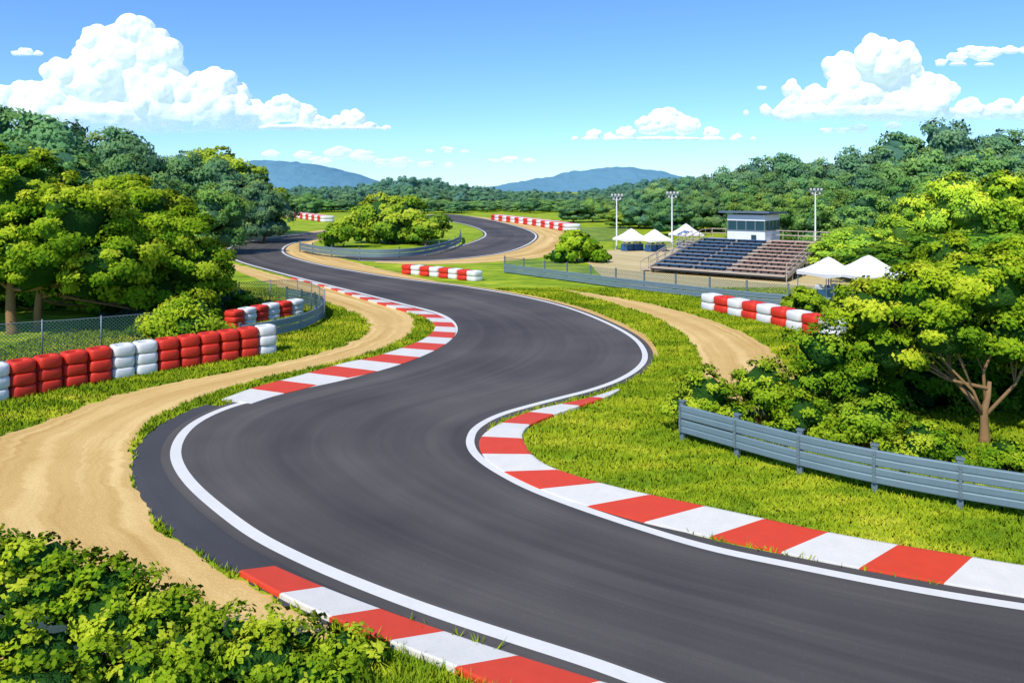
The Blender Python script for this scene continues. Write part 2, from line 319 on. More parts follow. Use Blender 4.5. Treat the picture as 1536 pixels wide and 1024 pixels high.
def trunkwork(m,base,lobes,r0,hb,seed,maxb=8):
    rr=random.Random(seed); b=Vector(base); top=b+Vector((rr.uniform(-.1,.1)*hb,rr.uniform(-.1,.1)*hb,hb)); lead=top+Vector((rr.uniform(-.2,.2)*hb,rr.uniform(-.1,.1)*hb,hb*.9))
    m.tube([b+Vector((0,0,-.1)),b+Vector((0,0,.15)),b.lerp(top,.5)+Vector((rr.uniform(-.1,.1),0,0)),top,top.lerp(lead,.5)+Vector((.04,0,0)),lead],[r0*1.6,r0*1.1,r0*.9,r0*.78,r0*.6,r0*.4],9)
    for c,R in lobes[:maxb]:
        c=Vector(c); st=b.lerp(top,rr.uniform(.75,1)) if rr.random()<.45 else top.lerp(lead,rr.uniform(.15,.9)); L_=(c-st).length
        m1=st.lerp(c,.3)+Vector((rr.uniform(-.12,.12),rr.uniform(-.1,.1),-.05))*L_; mid=st.lerp(c,.62)+Vector((rr.uniform(-.1,.1),rr.uniform(-.1,.1),rr.uniform(-.12,.02)))*L_
        m.tube([st,m1,mid,c],[r0*.48,r0*.36,r0*.24,r0*.08],6)
        for _ in range(2):
            e=c+Vector((rr.uniform(-1,1),rr.uniform(-1,1),rr.uniform(-.3,.7)))*R*.7; m.tube([m1,m1.lerp(e,.5)+Vector((rr.uniform(-.1,.1),0,.1))*R,e],[r0*.2,r0*.14,r0*.04],5)
def make_tree(name,base,lobes,pr,leaf,lpp,seed,r0,hb,mat=M_leaf,col=(1,1,1,0),maxb=8,kd=2.6,sc=.74):
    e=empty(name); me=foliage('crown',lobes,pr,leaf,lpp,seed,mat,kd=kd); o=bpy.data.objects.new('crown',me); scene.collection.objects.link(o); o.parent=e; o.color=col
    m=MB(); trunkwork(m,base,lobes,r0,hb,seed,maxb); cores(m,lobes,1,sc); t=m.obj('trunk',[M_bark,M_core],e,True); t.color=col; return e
def Z(v,d): return H-(v-VH)*d/F
def X(u,d): return (u-768)*d/F
def lob(d,L):
    return [((X(u,d+dy),d+dy,Z(v,d+dy)),r*d/F) for u,v,r,dy in L]
# right foreground tree
d=22.0
make_tree('broadleaf_tree',(X(1464,d),d-.4,0),lob(d,[(1475,430,72,0),(1385,450,62,.5),(1310,470,52,1),(1555,430,80,0),(1420,388,38,1.5),(1330,525,54,1.2),(1410,500,48,0),(1510,510,54,0),(1590,510,75,0),(1570,570,44,.6),(1290,540,50,1.8)]),.36,.135,290,11,.13,.95,maxb=6,col=(1.08,1.05,1,0))
d=25
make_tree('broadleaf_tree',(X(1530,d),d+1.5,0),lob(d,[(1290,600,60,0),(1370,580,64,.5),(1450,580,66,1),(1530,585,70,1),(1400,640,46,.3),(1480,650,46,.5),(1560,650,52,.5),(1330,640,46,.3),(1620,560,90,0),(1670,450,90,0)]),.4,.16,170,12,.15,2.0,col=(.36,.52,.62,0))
# left near trees
d=39
make_tree('broadleaf_tree',(X(38,d),d-1,0),lob(d,[(40,300,75,0),(-30,330,80,0),(110,335,70,-1),(170,395,60,-1),(60,385,72,-1),(-30,400,66,-1),(130,420,45,0),(-90,380,90,0),(205,360,42,1)]),.52,.21,250,21,.26,2.4)
d=41
make_tree('broadleaf_tree',(X(92,d),d-2,0),lob(d,[(205,330,62,1),(250,370,62,0),(190,310,45,2),(290,400,50,0),(230,430,60,0),(310,425,36,1),(270,460,42,1),(165,450,45,2),(170,290,30,2)]),.5,.22,230,22,.22,2.2,col=(.9,.95,.95,0))
d=44
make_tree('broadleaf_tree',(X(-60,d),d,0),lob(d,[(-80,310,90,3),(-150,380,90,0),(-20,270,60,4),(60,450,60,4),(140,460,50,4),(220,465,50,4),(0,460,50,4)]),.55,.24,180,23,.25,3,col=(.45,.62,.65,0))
d=120
make_tree('broadleaf_tree',(X(345,d),d-2,0),lob(d,[(325,255,38,0),(365,275,38,0),(300,280,34,0),(390,300,30,0),(345,305,36,-3),(400,318,20,0),(290,310,25,0)]),1.25,.6,140,24,.3,4.5,col=(1.1,1.08,.95,.10))
d=103
make_tree('broadleaf_tree',(X(590,d),d,0),lob(d,[(575,318,30,0),(610,325,32,0),(545,335,28,0),(640,340,26,0),(590,345,30,-2),(560,350,22,0),(625,352,22,0),(655,350,14,0)]),1.0,.48,140,31,.25,2.5,col=(1,1.02,.95,.06))
def bush(u,vb,wpx,vt,seed,col=(1,1,1,0),name='bush',dense=1,leafk=.0052):
    d=F*H/(vb-VH); x=X(u,d); hw=wpx*d/F/2; h=H-(vt-VH)*d/F; r=random.Random(seed); L=[]
    R=min(hw*.55,h*.5)
    L.append(((x,d,h-R*.78),R)); n=max(4,int(hw/R*3.2))
    for i in range(n):
        t=(i+.5)/n*2-1; R2=R*r.uniform(.6,.85)*(1-.25*abs(t)); L.append(((x+t*(hw-R2*.8),d+r.uniform(-.6,.4)*hw*.6,max(R2*.5,(h-R2*.8)*(1-.55*t*t)*r.uniform(.45,.9))),R2))
    e=empty(name); leaf=max(.085,d*leafk); pr=max(.2,min(R*.38,leaf*3))
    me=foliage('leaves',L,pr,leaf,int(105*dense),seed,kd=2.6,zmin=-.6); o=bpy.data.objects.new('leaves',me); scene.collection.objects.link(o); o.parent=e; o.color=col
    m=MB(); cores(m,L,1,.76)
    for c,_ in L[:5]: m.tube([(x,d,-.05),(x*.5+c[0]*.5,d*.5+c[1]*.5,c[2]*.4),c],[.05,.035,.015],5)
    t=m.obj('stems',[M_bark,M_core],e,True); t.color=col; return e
for a in [(1060,648,125,562,1),(1140,640,130,545,2),(1235,632,160,492,3),(1205,664,125,596,4),(1310,672,150,600,5),(1385,698,130,632,6),(1510,702,100,656,7),(1600,715,150,640,8)]:
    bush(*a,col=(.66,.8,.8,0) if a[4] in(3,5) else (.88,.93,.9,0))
bush(285,522,160,443,21,dense=1.2); bush(865,393,92,350,22,col=(.9,1,1,0)); bush(1212,470,66,434,23); bush(515,371,72,334,24,col=(.95,1,1,.03))
bush(1195,362,90,328,25,col=(1.1,1.1,1,.08)); bush(640,368,50,330,26,col=(.95,1,1,.05))
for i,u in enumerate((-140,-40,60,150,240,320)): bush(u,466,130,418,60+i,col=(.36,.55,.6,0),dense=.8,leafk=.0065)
L=[]; rr=random.Random(3)
for u in np.arange(-200,620,34):
    top=np.interp(u,[-200,0,50,110,180,270,350,450,620],[800,826,840,850,876,910,930,955,1005])
    for dd in (11.6,10.9,10.1,9.3,8.6):
        R=rr.uniform(.32,.5); zt=Z(top+rr.uniform(-16,16),11.4)-max(0,(11.4-dd))*.12
        if zt<.2: continue
        zc=max(.12,zt-R*.8); R=min(R,zt*.8); L.append(((X(u,11.2)+rr.uniform(-.15,.15),dd+rr.uniform(-.15,.15),zc),R))
e=empty('hedge'); me=foliage('leaves',L,.2,.105,62,77,kd=2.2,zmin=-.2); o=bpy.data.objects.new('leaves',me); scene.collection.objects.link(o); o.parent=e; o.color=(1.0,1.0,.95,0)
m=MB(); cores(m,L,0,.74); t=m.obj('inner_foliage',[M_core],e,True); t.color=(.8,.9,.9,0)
# forest
def gen_variant(seed):
    r=random.Random(seed); L=[((0,0,6.4),2.7)]
    for i in range(6):
        a=i/6*2*math.pi+r.uniform(-.4,.4); L.append(((math.cos(a)*2.6,math.sin(a)*2.6,r.uniform(4.2,6.2)),r.uniform(1.7,2.3)))
    L.append(((r.uniform(-1,1),r.uniform(-1,1),7.9),1.7))
    for i in range(5):
        a=i/5*2*math.pi+r.uniform(-.4,.4); L.append(((math.cos(a)*2.4,math.sin(a)*2.4,2.3),1.8))
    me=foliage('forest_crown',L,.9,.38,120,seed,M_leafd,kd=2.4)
    m=MB(); trunkwork(m,(0,0,0),L,.22,2.4,seed,3); cores(m,L,1,.8); o=m.obj('t',[M_bark,M_core],None,True); w=o.data; bpy.data.objects.remove(o); return me,w
VAR=[gen_variant(100+i) for i in range(5)]
rf=random.Random(5)
def row(par,u0,u1,tops,d,haze,col=(1,1,1),step=.62,jd=.07,w=1.0):
    us=[t[0] for t in tops]; vs=[t[1] for t in tops]; u=u0
    while u<u1:
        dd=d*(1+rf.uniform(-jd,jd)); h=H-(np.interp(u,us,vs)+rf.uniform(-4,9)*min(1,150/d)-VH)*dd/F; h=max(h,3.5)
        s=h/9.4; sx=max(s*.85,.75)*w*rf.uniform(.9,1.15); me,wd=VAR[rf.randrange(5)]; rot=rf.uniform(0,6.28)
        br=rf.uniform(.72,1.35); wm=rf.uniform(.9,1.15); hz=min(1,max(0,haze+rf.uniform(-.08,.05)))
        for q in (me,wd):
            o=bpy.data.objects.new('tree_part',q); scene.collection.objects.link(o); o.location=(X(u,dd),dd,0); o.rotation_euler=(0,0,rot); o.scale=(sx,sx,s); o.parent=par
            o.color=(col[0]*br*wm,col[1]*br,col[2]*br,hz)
        u+=8.6*sx*step*F/dd
f=empty('forest')
tl=[(-400,150),(0,162),(60,167),(130,187),(200,198),(260,218),(330,245),(430,285)]
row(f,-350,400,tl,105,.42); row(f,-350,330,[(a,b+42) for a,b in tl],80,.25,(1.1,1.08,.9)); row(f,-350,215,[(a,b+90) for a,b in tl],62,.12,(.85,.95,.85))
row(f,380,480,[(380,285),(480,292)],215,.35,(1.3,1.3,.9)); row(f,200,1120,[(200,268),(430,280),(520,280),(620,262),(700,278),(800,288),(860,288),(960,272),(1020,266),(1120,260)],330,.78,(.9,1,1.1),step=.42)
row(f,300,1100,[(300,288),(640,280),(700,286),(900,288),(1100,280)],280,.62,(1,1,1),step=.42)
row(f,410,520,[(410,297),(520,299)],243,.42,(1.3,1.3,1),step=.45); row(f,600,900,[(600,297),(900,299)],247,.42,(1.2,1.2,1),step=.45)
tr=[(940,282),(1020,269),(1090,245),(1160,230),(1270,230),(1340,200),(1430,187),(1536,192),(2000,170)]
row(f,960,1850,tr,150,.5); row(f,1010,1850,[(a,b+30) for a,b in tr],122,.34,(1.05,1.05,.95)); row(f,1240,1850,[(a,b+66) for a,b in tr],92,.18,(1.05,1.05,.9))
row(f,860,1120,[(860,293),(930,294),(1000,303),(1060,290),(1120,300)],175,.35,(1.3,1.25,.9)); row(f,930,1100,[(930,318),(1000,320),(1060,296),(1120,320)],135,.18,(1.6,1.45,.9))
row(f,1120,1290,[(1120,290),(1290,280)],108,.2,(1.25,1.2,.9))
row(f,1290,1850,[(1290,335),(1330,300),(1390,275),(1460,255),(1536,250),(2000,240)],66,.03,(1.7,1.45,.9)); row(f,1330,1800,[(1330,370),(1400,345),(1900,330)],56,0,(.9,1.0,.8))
# ------------------------------------------------------------------ hills
def hill(name,pts,D,col):
    k=N(name+'_cover'); n1=k.noise(k.pos(),.02,6,.7); c=k.mix(n1,tuple(x*.82 for x in col),tuple(x*1.18 for x in col)); k.bsdf(c,1,spec=0,bump=n1,bstr=.5,bdist=20)  # col is bluish: aerial haze painted into the hill's base colour
    us=[p[0] for p in pts]; hs=[max(0,(VH-p[1])*D/F) for p in pts]; m=MB(); nx,ny=160,14
    for j in range(ny):
        for i in range(nx):
            u=us[0]+(us[-1]-us[0])*i/(nx-1); hh=np.interp(u,us,hs); t=j/(ny-1); pr=math.sin(math.pi*min(1,t*1.0))
            x=X(u,D); y=D-500+1000*t; z=hh*pr+ (8*noise.noise(Vector((x*.01,y*.01,0)))+6*noise.noise(Vector((x*.04,y*.04,4))))*pr*min(1,hh/40)-2
            m.v.append((x,y,z))
    for j in range(ny-1):
        for i in range(nx-1): m.f.append((j*nx+i,j*nx+i+1,(j+1)*nx+i+1,(j+1)*nx+i)); m.m.append(0)
    m.obj(name,[k.m],None,True)
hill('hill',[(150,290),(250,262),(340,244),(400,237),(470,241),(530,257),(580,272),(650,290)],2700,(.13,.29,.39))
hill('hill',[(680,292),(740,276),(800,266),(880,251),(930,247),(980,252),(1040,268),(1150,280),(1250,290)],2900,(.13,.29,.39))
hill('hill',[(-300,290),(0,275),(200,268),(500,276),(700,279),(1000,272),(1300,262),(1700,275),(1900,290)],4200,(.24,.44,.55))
# ------------------------------------------------------------------ tyre barriers
def tyres(pts,cols,w,hgt,layers=3,start=0,name='tyre_barrier'):
    P=cat(W(pts),10,1); L=clen(P); m=MB(); prof=[(.55,0),(.92,.03),(1,.2),(1.01,.5),(1,.8),(.92,.97),(.62,1),(.5,.93),(.46,.5)]; ns=24
    lh=hgt/layers
    for i,c in enumerate(cols):
        t=start+(i+.5)*w
        def at(t):
            if t<0: dv=(P[1]-P[0])/np.linalg.norm(P[1]-P[0]); return P[0]+dv*t
            if t>L[-1]: dv=(P[-1]-P[-2])/np.linalg.norm(P[-1]-P[-2]); return P[-1]+dv*(t-L[-1])
            return np.array([np.interp(t,L,P[:,q]) for q in (0,1)])
        p=at(t); dv=at(t+.2)-at(t-.2); dv/=np.linalg.norm(dv); nv=np.array([-dv[1],dv[0]])
        if nv[1]<0: nv=-nv
        for l in range(layers):
            off=p+nv*(w*.5)+np.array([random.uniform(-.02,.02),random.uniform(-.03,.03)]); vs=[];fs=[]
            for r_,z in prof:
                for j in range(ns):
                    a=2*math.pi*j/ns; ca,sa=math.cos(a),math.sin(a); e=.5; x=math.copysign(abs(ca)**e,ca)*r_*w*.49; y=math.copysign(abs(sa)**e,sa)*r_*w*.49
                    q=off+dv*x+nv*y; vs.append((q[0],q[1],(l+z*.985)*lh))
            for a_ in range(len(prof)-1):
                for j in range(ns): fs.append((a_*ns+j,a_*ns+(j+1)%ns,(a_+1)*ns+(j+1)%ns,(a_+1)*ns+j))
            m.add(vs,fs,0 if c=='R' else 1)
    m.obj(name,[M_tr,M_tw],None,True)
tyres([(0,604),(120,580),(260,556),(415,531)],'RRWW'+'WRRRRWWRRRRRW',.855,1.32,3,start=-.855*4.55)
tyres([(352,494),(405,482),(458,472)],'RWRWRW',.88,.95,3)
tyres([(600,411),(660,417),(720,424)],'RWRWRWRW',1.12,.85,2)
tyres([(1048,464),(1130,482),(1200,499),(1262,515)],'WRWRWRWRW',1.16,1.02,2)
tyres([(424,325),(460,330),(497,336)],'RWRWRWRWRWRWRW',3,1.5,2); tyres([(735,330),(800,339),(860,350)],'RWRWRWRWRWRWRWRWRW',3,1.4,2)
# ------------------------------------------------------------------ guard rails and fences
WP=[(.0,.0),(.035,.01),(.045,.03),(.045,.150),(.026,.170),(.026,.190),(.045,.210),(.045,.335),(.035,.355),(.0,.365)]
def rail(P,beams,posth,step,name='guard_rail',bh=1.0,side=1,mesh=0,postw=.12):
    P=cat(P,10,1); L=clen(P); n=nrm(P)*side; e=empty(name); m=MB(); bh_=bh
    for z0 in beams:
        o=len(m.v); q=len(WP)
        for i in range(len(P)):
            for a,b in WP: p=P[i]+n[i]*(a+postw*.5+.02); m.v.append((p[0],p[1],z0+b*bh_))
            for a,b in WP: p=P[i]+n[i]*(a+postw*.5+.008); m.v.append((p[0],p[1],z0+b*bh_))
        q2=2*q
        for i in range(len(P)-1):
            for j in range(q-1):
                m.f.append((o+i*q2+j,o+i*q2+j+1,o+(i+1)*q2+j+1,o+(i+1)*q2+j)); m.m.append(0)
                m.f.append((o+i*q2+q+j,o+(i+1)*q2+q+j,o+(i+1)*q2+q+j+1,o+i*q2+q+j+1)); m.m.append(0)
            for j in (0,q-1): m.f.append((o+i*q2+j,o+(i+1)*q2+j,o+(i+1)*q2+q+j,o+i*q2+q+j)); m.m.append(0)
    m.obj('beams',[M_steel],e)
    m=MB(); k=int(L[-1]/step)+1
    for i in range(k):
        t=min(i*L[-1]/(k-1),L[-1]); p=np.array([np.interp(t,L,P[:,c]) for c in (0,1)]); j=min(int(np.searchsorted(L,t)),len(P)-1); ax=(n[j][1],-n[j][0])
        m.box((p[0],p[1],posth/2-.05),(postw,postw,posth+.1),ax); m.box((p[0],p[1],posth+.02),(postw*1.35,postw*1.35,.03),ax)
        if postw>.12:
            c=p+n[j]*(postw*.5+.085); zc_=(beams[0]+beams[-1]+.365*bh)/2; m.box((c[0],c[1],zc_),(.07,.03,beams[-1]-beams[0]+.33*bh),ax)
            for z0 in beams:
                for zz in (.08,.28):
                    c2=c+n[j]*.02; m.box((c2[0],c2[1],z0+zz*bh),(.03,.02,.03),ax)
    m.obj('posts',[M_steeld],e,bevel=.008)
    if mesh: link(P,mesh,e)
    return e
def link(P,h,e,z0=.05):
    me=bpy.data.meshes.new('wire_mesh'); L=clen(P); vs=[];fs=[];uv=[]
    for i in range(len(P)): vs+=[(P[i][0],P[i][1],z0),(P[i][0],P[i][1],h)]; uv+=[(L[i],0),(L[i],h)]
    fs=[(2*i,2*i+2,2*i+3,2*i+1) for i in range(len(P)-1)]; me.from_pydata(vs,[],fs); u=me.uv_layers.new(name='UVMap')
    for l in me.loops: u.data[l.index].uv=uv[l.vertex_index]
    me.materials.append(M_link); o=bpy.data.objects.new('wire_mesh',me); scene.collection.objects.link(o); o.parent=e
def fence(P,h,step,name='chain_link_fence',sm=True):
    P=cat(P,10,1) if sm else P; L=clen(P); e=empty(name); m=MB(); k=int(L[-1]/step)+1
    for i in range(k):
        t=i*L[-1]/(k-1); p=[np.interp(t,L,P[:,c]) for c in (0,1)]; m.tube([(p[0],p[1],-.05),(p[0],p[1],h+.06)],.035,8)
    for z in (h-.03,.12): m.tube([(p[0],p[1],z) for p in P[::3]],.018,5)
    m.obj('posts',[M_steeld],e,True); link(P,h-.03,e); return e
rail(np.array([G(1024,660),G(1247,723),G(1536,779),(17.5,13.9),(24,12.0)]),(.26,.69),1.16,1.72,side=-1,bh=1.08,postw=.14)
rail(W([(757,409),(800,415),(860,423),(940,434),(1050,447),(1130,456),(1210,463),(1290,469),(1400,478)]),(.08,.46),1.5,2.6,side=-1,mesh=1.45,postw=.1,bh=.95)
rail(W([(360,516),(415,506),(455,495),(478,483),(484,472),(470,462),(430,453)]),(.15,.55),1.0,1.9,side=-1,postw=.1)
fence(W([(-250,575),(0,546),(120,536),(235,524)]),1.75,2.0); fence(W([(150,478),(235,474),(310,470),(370,465),(432,460),(470,468),(487,482)]),1.75,1.9)
rail(W([(450,378),(480,384),(530,389),(580,390),(630,386),(670,376),(690,366),(690,357)]),(.3,.75),1.35,4.5,side=-1,postw=.12,bh=1.1,mesh=0)
fence(W([(870,362),(900,362),(940,361)]),2.0,4)
# ------------------------------------------------------------------ tents, tables
def tent(x,y,w,h,eave,rot=.35,name='canopy_tent',table=True):
    e=empty(name); m=MB(); ax=(math.cos(rot),math.sin(rot)); R=lambda a,b:(x+a*ax[0]-b*ax[1],y+a*ax[1]+b*ax[0])
    for a in (-1,1):
        for b in (-1,1): p=R(a*w/2*.96,b*w/2*.96); m.tube([(*p,0),(*p,eave)],.035,6)
    m.obj('posts',[M_steeld],e)
    m=MB(); rings=[(1,eave-.28),(1.005,eave),(.72,eave+(h-eave)*.20),(.42,eave+(h-eave)*.5),(.16,eave+(h-eave)*.85),(.01,h)]; ns=24; vs=[]
    for r_,z in rings:
        for i in range(ns):
            s=i//6; t=(i%6)/6*2-1; c=[(t,-1),(1,t),(-t,1),(-1,-t)][s]
            sag=.04*math.cos(t*math.pi/2) if r_>.9 else 0
            vs.append((*R(c[0]*r_*w/2,c[1]*r_*w/2),z+( (.10*math.cos(t*math.pi/2)) if z<eave else 0)-sag))
    fs=[(i*ns+j,i*ns+(j+1)%ns,(i+1)*ns+(j+1)%ns,(i+1)*ns+j) for i in range(len(rings)-1) for j in range(ns)]; m.add(vs,fs); m.obj('canopy',[M_canvas],e)
    if table:
        t=empty('draped_table'); m=MB()
        for a in (-w*.22,w*.22):
            p=R(a,-.2); m.box((*p,.86),(w*.38,.8,.05),ax,1); 
            q=[R(a+sx*w*.18*k,-.2+sy*.36*k) for k in (1.08,1.0) for sx,sy in((-1,-1),(1,-1),(1,1),(-1,1))]
            m.add([(*c,.04) for c in q[:4]]+[(*c,.83) for c in q[4:]],[(0,1,5,4),(1,2,6,5),(2,3,7,6),(3,0,4,7)])
            m.box((*R(a-.3,-.15),1.0),(.35,.3,.22),ax,1); m.box((*R(a+.35,-.2),.97),(.25,.25,.16),ax,0)
        m.obj('table',[M_blue,M_white],t,bevel=.01)
tent(X(1243,49.5),49.5,2.9,2.95,1.95,.3); tent(X(1303,48),48,3.6,3.2,2.0,.25); tent(X(947,90),90,3.4,2.75,1.5); tent(X(982,89),89,3.2,2.7,1.5); tent(X(1029,93),93,3.2,3.2,1.9)
# ------------------------------------------------------------------ floodlights
def lamp(u,d,top):
    x=X(u,d); e=empty('floodlight_pole'); m=MB(); m.tube([(x,d,0),(x,d,.3),(x,d,top)],[.16,.11,.07],10); m.box((x,d,top-.15),(1.5,.09,.09)); m.box((x,d,top-.55),(1.1,.07,.07)); m.obj('pole',[M_white],e)
    m=MB()
    for a in (-.62,-.22,.22,.62):
        m.box((x+a,d-.12,top+.1),(.32,.22,.30),mi=0); m.box((x+a,d-.24,top+.08),(.26,.02,.24),mi=1)
    for a in (-.42,.42): m.box((x+a,d-.12,top-.4),(.3,.2,.26),mi=0); m.box((x+a,d-.23,top-.41),(.24,.02,.2),mi=1)
    m.obj('lamp_heads',[M_dark,M_lens],e,bevel=.015)
lamp(925,92,6.8); lamp(1008,88,7.1); lamp(1223,86,7.5)
# ------------------------------------------------------------------ grandstand
O=np.array(G(977,409)); fd=np.array([9.4,-7.0]); Lf=np.linalg.norm(fd); fd/=Lf; bd=np.array([-fd[1],fd[0]]); 
if bd[1]<0: bd=-bd
Lf=11.8
def S(a,b,z): p=O+fd*a+bd*b; return (p[0],p[1],z)
gs=empty('grandstand'); rows=9; tr_=1.36; z0=.55; ri=.215
m=MB(); ms=MB()
for i in range(rows):
    z=z0+i*ri; b=i*tr_
    m.box(S(Lf/2,b+tr_*.5,z-.06),(Lf,tr_*.98,.10),fd,0)
    m.box(S(Lf/2,b+.04,z-.16),(Lf-.05,.05,.18),fd,2)
    for sg,(a0,a1) in enumerate([(.15,Lf*.30),(Lf*.315,Lf*.56),(Lf*.60,Lf*.79),(Lf*.80,Lf-.15)]):
        mi=0 if sg<2 else 1
        for q in (0,.24): ms.box(S((a0+a1)/2,b+.65+q,z+.26),((a1-a0),.2,.05),fd,mi)
        ms.box(S((a0+a1)/2,b+1.0,z+.13),((a1-a0),.04,.2),fd,mi)
        for a in np.linspace(a0+.2,a1-.2,4): ms.box(S(a,b+.78,z+.09),(.06,.3,.26),fd,2)
m.obj('treads',[M_conc,M_dark,M_dark],gs); ms.obj('seats',[M_seatb,M_seatr,M_dark],gs)
D_=rows*tr_; zt=z0+rows*ri; m=MB()
m.box(S(Lf/2,D_+1.3,zt-.1),(Lf+.4,2.5,.12),fd,1)
for a in (0.05,Lf*.25,Lf*.5,Lf*.75,Lf-.05):
    m.tube([S(a,0,z0-.22),S(a,D_,zt-.28)],.09,5,0)
    for b in (0.3,3,6,9,D_): m.tube([S(a,b,0),S(a,b,z0+b/tr_*ri-.2)],.07,5,0)
    for b in (3,6,9): m.tube([S(a,b,0.1),S(a,b+3,z0+(b+3)/tr_*ri-.3)],.04,5,0)
m.obj('support_frame',[M_dark,M_conc],gs)
m=MB()
for a in (-.12,Lf+.12):
    for dz in (.45,.9): m.tube([S(a,0,z0+dz),S(a,D_,zt+dz),S(a,D_+2.5,zt+dz)],.045,6)
    for b in np.linspace(0,D_+2.5,10): m.tube([S(a,b,0),S(a,b,z0+min(b,D_)/tr_*ri+.9)],.035,6)
    vs=[S(a+sx*.04,b,z0+b/tr_*ri+dz) for b in (0,D_) for dz in (-.3,.05) for sx in (-1,1)]; m.add(vs,[(0,1,3,2),(4,6,7,5),(0,2,6,4),(1,5,7,3),(2,3,7,6),(0,4,5,1)],1)
for dz in (.45,.9): m.tube([S(-.1,D_+2.5,zt+dz),S(Lf+.1,D_+2.5,zt+dz)],.045,6)
for a in np.linspace(0,Lf,9): m.tube([S(a,D_+2.5,zt),S(a,D_+2.5,zt+.9)],.03,6)
for i in range(12): m.box(S(-.8,1.0+i*1.0,(i+1)*.2),(1.1,.9,.05),fd,1)
for sx in (-1.35,): 
    m.tube([S(sx,.5,.9),S(sx,12.5,3.2)],.05,6); 
    for b in np.linspace(.5,12.5,8): m.tube([S(sx,b,0),S(sx,b,.9+(b-.5)*.192)],.035,6)
m.obj('railings',[M_conc,M_conc],gs)
a0,a1,b0,b1=2.5,6.3,12.4,17.2; zb,zc=1.9,5.0
c=empty('control_cabin'); m=MB(); am,bm=(a0+a1)/2,(b0+b1)/2
m.box(S(am,bm,.95),(a1-a0,b1-b0,1.9),fd,0); wz0,wz1=zb+1.55,zb+2.5
m.box(S(am,bm,(zb+wz0)/2),(a1-a0+.02,b1-b0+.02,wz0-zb),fd,0); m.box(S(am,bm,(wz1+zc)/2),(a1-a0+.02,b1-b0+.02,zc-wz1),fd,0)
m.obj('walls',[M_white],c)
m=MB(); m.box(S(am,bm,(wz0+wz1)/2),(a1-a0-.12,b1-b0-.12,wz1-wz0),fd,0)
m.obj('windows',[M_glass],c); m=MB()
for a in np.linspace(a0+.04,a1-.04,5):
    for b in (b0+.04,b1-.04): m.box(S(a,b,(wz0+wz1)/2),(.1,.1,wz1-wz0),fd,0)
for b in np.linspace(b0+.04,b1-.04,5)[1:-1]:
    for a in (a0+.04,a1-.04): m.box(S(a,b,(wz0+wz1)/2),(.1,.1,wz1-wz0),fd,0)
m.box(S(am,b0-.04,wz0-.03),(a1-a0+.1,.08,.06),fd,0); m.box(S(a1+.04,bm,wz0-.03),(.08,b1-b0+.1,.06),fd,0)
m.box(S(a1-1.1,b0-.03,zb+.72),(.5,.05,.75),fd,1); m.box(S(a1-1.1,b0-.05,zb+.72),(.38,.05,.6),fd,2)
m.obj('window_frames',[M_steeld,M_dark,M_glass],c)
m=MB(); 
vs=[S(a,b,z) for (z,k) in ((zc+.05,0),(zc+.28,1)) for (a,b,z) in ((a0-.7,b0-.6,z+.12),(a1+.6,b0-.6,z+.12),(a1+.6,b1+.6,z-.05),(a0-.7,b1+.6,z-.05))]
m.add(vs,[(3,2,1,0),(4,5,6,7),(0,1,5,4),(1,2,6,5),(2,3,7,6),(3,0,4,7)]); vs2=[(p[0],p[1],p[2]+.004) for p in vs[4:]]; m.add(vs2,[(0,1,2,3)],1); m.obj('roof',[M_roof,M_white],c)
# ------------------------------------------------------------------ clouds
def cloudmat(name,alpha,fade):
    k=N(name); tc=k.n('ShaderNodeTexCoord').outputs['Object']; s=k.n('ShaderNodeSeparateXYZ'); k.l(tc,s.inputs[0])
    n1=k.noise(k.mapp(tc,(.5,1,1.6)),.009,6,.65); z=k.math('ADD',s.outputs[2],k.math('MULTIPLY',k.math('SUBTRACT',n1,.5),fade*1.6))
    f=k.n('ShaderNodeMapRange',interpolation_type='SMOOTHSTEP'); k.l(z,f.inputs[0]); f.inputs[1].default_value=-fade*.1; f.inputs[2].default_value=fade; f.inputs[3].default_value=0; f.inputs[4].default_value=alpha
    d=k.n('ShaderNodeBsdfDiffuse'); d.inputs[0].default_value=(.92,.92,.92,1); t=k.n('ShaderNodeBsdfTransparent'); tl=k.n('ShaderNodeBsdfTranslucent'); tl.inputs[0].default_value=(.93,.95,.97,1)
    q=k.n('ShaderNodeMixShader'); q.inputs[0].default_value=.3; k.l(d.outputs[0],q.inputs[1]); k.l(tl.outputs[0],q.inputs[2])
    em=k.n('ShaderNodeEmission'); em.inputs[0].default_value=(.62,.80,1,1); em.inputs[1].default_value=.22   # added bluish glow lifts the shaded sides, standing in for inner scattering
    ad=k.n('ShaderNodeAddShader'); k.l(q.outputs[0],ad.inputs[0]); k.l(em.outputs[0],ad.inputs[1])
    x=k.n('ShaderNodeMixShader'); k.l(f.outputs[0],x.inputs[0]); k.l(t.outputs[0],x.inputs[1]); k.l(ad.outputs[0],x.inputs[2]); k.l(x.outputs[0],k.out.inputs[0]); return k.m
T1=bpy.data.textures.new('c1','CLOUDS'); T1.noise_scale=60; T1.noise_depth=4
D=4000.; sp=D/F
rc=random.Random(9)
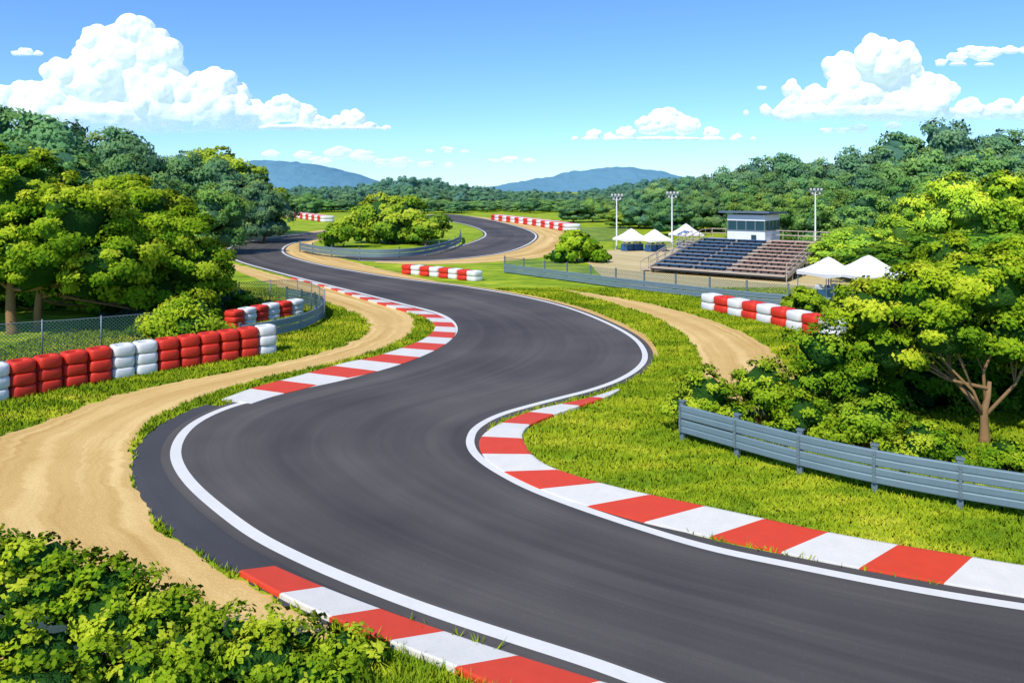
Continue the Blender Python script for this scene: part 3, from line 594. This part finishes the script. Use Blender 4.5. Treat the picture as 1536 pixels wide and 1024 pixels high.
def cloud(circ,base,alpha=1,fadepx=20,vox=7,stretch=1.0,disp=20):
    u0=np.mean([c[0] for c in circ]); ox,oz=X(u0,D),Z(base,D); m=MB()
    for i,(u,v,r) in enumerate(circ):
        c=(X(u,D)-ox,rc.uniform(-.4,.4)*r*sp,Z(v,D)-oz); R=r*sp
        m.blob(c,(R*stretch,R*.8,R*.95),0,18,12,.15)
        for _ in range(9 if r>9 else 4):
            a=rc.uniform(0,math.pi); y=rc.uniform(-.8,.1); q=rc.uniform(.28,.5); s=math.sqrt(1-y*y*.8)
            m.blob((c[0]+math.cos(a)*R*.85*s*stretch,c[1]+y*R*.7,c[2]+math.sin(a)*R*.85*s),(R*q*stretch,R*q,R*q),0,12,8,.1)
        hb=base-v
        if hb>0 and hb<r*2.2: m.blob((c[0]+rc.uniform(-.5,.5)*R,c[1],(fadepx*sp)*.55),(R*1.9,R*.7,max(fadepx*sp*.5,R*.25)),0,18,10,.2)
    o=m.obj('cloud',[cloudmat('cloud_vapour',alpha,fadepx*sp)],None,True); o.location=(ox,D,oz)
    a=o.modifiers.new('r','REMESH'); a.mode='VOXEL'; a.voxel_size=vox; a.use_smooth_shade=True
    b=o.modifiers.new('d','DISPLACE'); b.texture=T1; b.strength=disp; b.mid_level=.5; b.texture_coords='LOCAL'
    s=o.modifiers.new('s','SMOOTH'); s.factor=.5; s.iterations=2
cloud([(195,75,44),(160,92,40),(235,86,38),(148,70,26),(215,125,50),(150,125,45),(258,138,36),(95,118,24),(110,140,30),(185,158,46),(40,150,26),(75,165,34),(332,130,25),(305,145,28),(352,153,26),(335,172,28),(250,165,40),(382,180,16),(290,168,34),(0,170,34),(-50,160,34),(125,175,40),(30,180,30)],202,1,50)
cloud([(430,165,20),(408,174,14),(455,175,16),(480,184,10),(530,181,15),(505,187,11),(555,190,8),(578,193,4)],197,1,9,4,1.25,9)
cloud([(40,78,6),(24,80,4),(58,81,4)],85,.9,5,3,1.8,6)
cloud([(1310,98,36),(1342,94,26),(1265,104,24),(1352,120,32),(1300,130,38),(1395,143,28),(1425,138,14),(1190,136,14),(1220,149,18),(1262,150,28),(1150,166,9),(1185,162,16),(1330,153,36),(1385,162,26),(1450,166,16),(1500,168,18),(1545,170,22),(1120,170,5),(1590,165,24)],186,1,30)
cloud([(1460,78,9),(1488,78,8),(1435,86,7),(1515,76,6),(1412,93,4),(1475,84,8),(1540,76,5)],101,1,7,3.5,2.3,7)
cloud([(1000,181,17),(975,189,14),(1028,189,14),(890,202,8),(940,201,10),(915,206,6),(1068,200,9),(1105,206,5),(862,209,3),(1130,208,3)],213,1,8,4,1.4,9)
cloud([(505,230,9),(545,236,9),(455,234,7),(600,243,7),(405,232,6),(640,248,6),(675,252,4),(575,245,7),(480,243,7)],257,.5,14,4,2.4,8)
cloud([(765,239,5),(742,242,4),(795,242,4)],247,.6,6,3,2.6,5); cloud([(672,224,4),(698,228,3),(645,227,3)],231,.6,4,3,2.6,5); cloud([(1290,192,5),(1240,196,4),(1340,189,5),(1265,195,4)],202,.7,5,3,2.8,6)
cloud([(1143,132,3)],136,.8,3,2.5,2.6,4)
# ------------------------------------------------------------------ light, sky, camera
sd=Vector((-.34,-.60,.76)).normalized(); el=math.asin(sd.z); az=math.atan2(sd.x,sd.y)
sl=bpy.data.lights.new('sun','SUN'); sl.energy=4.5; sl.angle=math.radians(.5); sl.color=(1,.93,.80); so=bpy.data.objects.new('sun',sl); scene.collection.objects.link(so); so.rotation_euler=sd.to_track_quat('Z','Y').to_euler()
w=bpy.data.worlds.new('World'); scene.world=w; w.use_nodes=True; nt=w.node_tree; bg=nt.nodes['Background']
sk=nt.nodes.new('ShaderNodeTexSky'); sk.sky_type='NISHITA'; sk.sun_disc=False; sk.sun_elevation=el; sk.sun_rotation=az%(2*math.pi); sk.air_density=1.0; sk.dust_density=.1; sk.ozone_density=2.0
mx=nt.nodes.new('ShaderNodeMix'); mx.data_type='RGBA'; mx.blend_type='MULTIPLY'; mx.inputs[0].default_value=1; mx.inputs[7].default_value=(.58,.87,1.28,1)
nt.links.new(sk.outputs[0],mx.inputs[6]); nt.links.new(mx.outputs[2],bg.inputs[0]); bg.inputs[1].default_value=.15
cam=bpy.data.cameras.new('camera'); cam.lens=F/1536*36; cam.sensor_width=36; cam.shift_y=-(512-VH)/1536; cam.clip_end=30000; cam.clip_start=.1
co_=bpy.data.objects.new('camera',cam); co_.location=(0,0,H); co_.rotation_euler=(math.pi/2,0,0); scene.collection.objects.link(co_); scene.camera=co_
scene.view_settings.view_transform='Standard'; scene.view_settings.look='None'; scene.view_settings.exposure=0
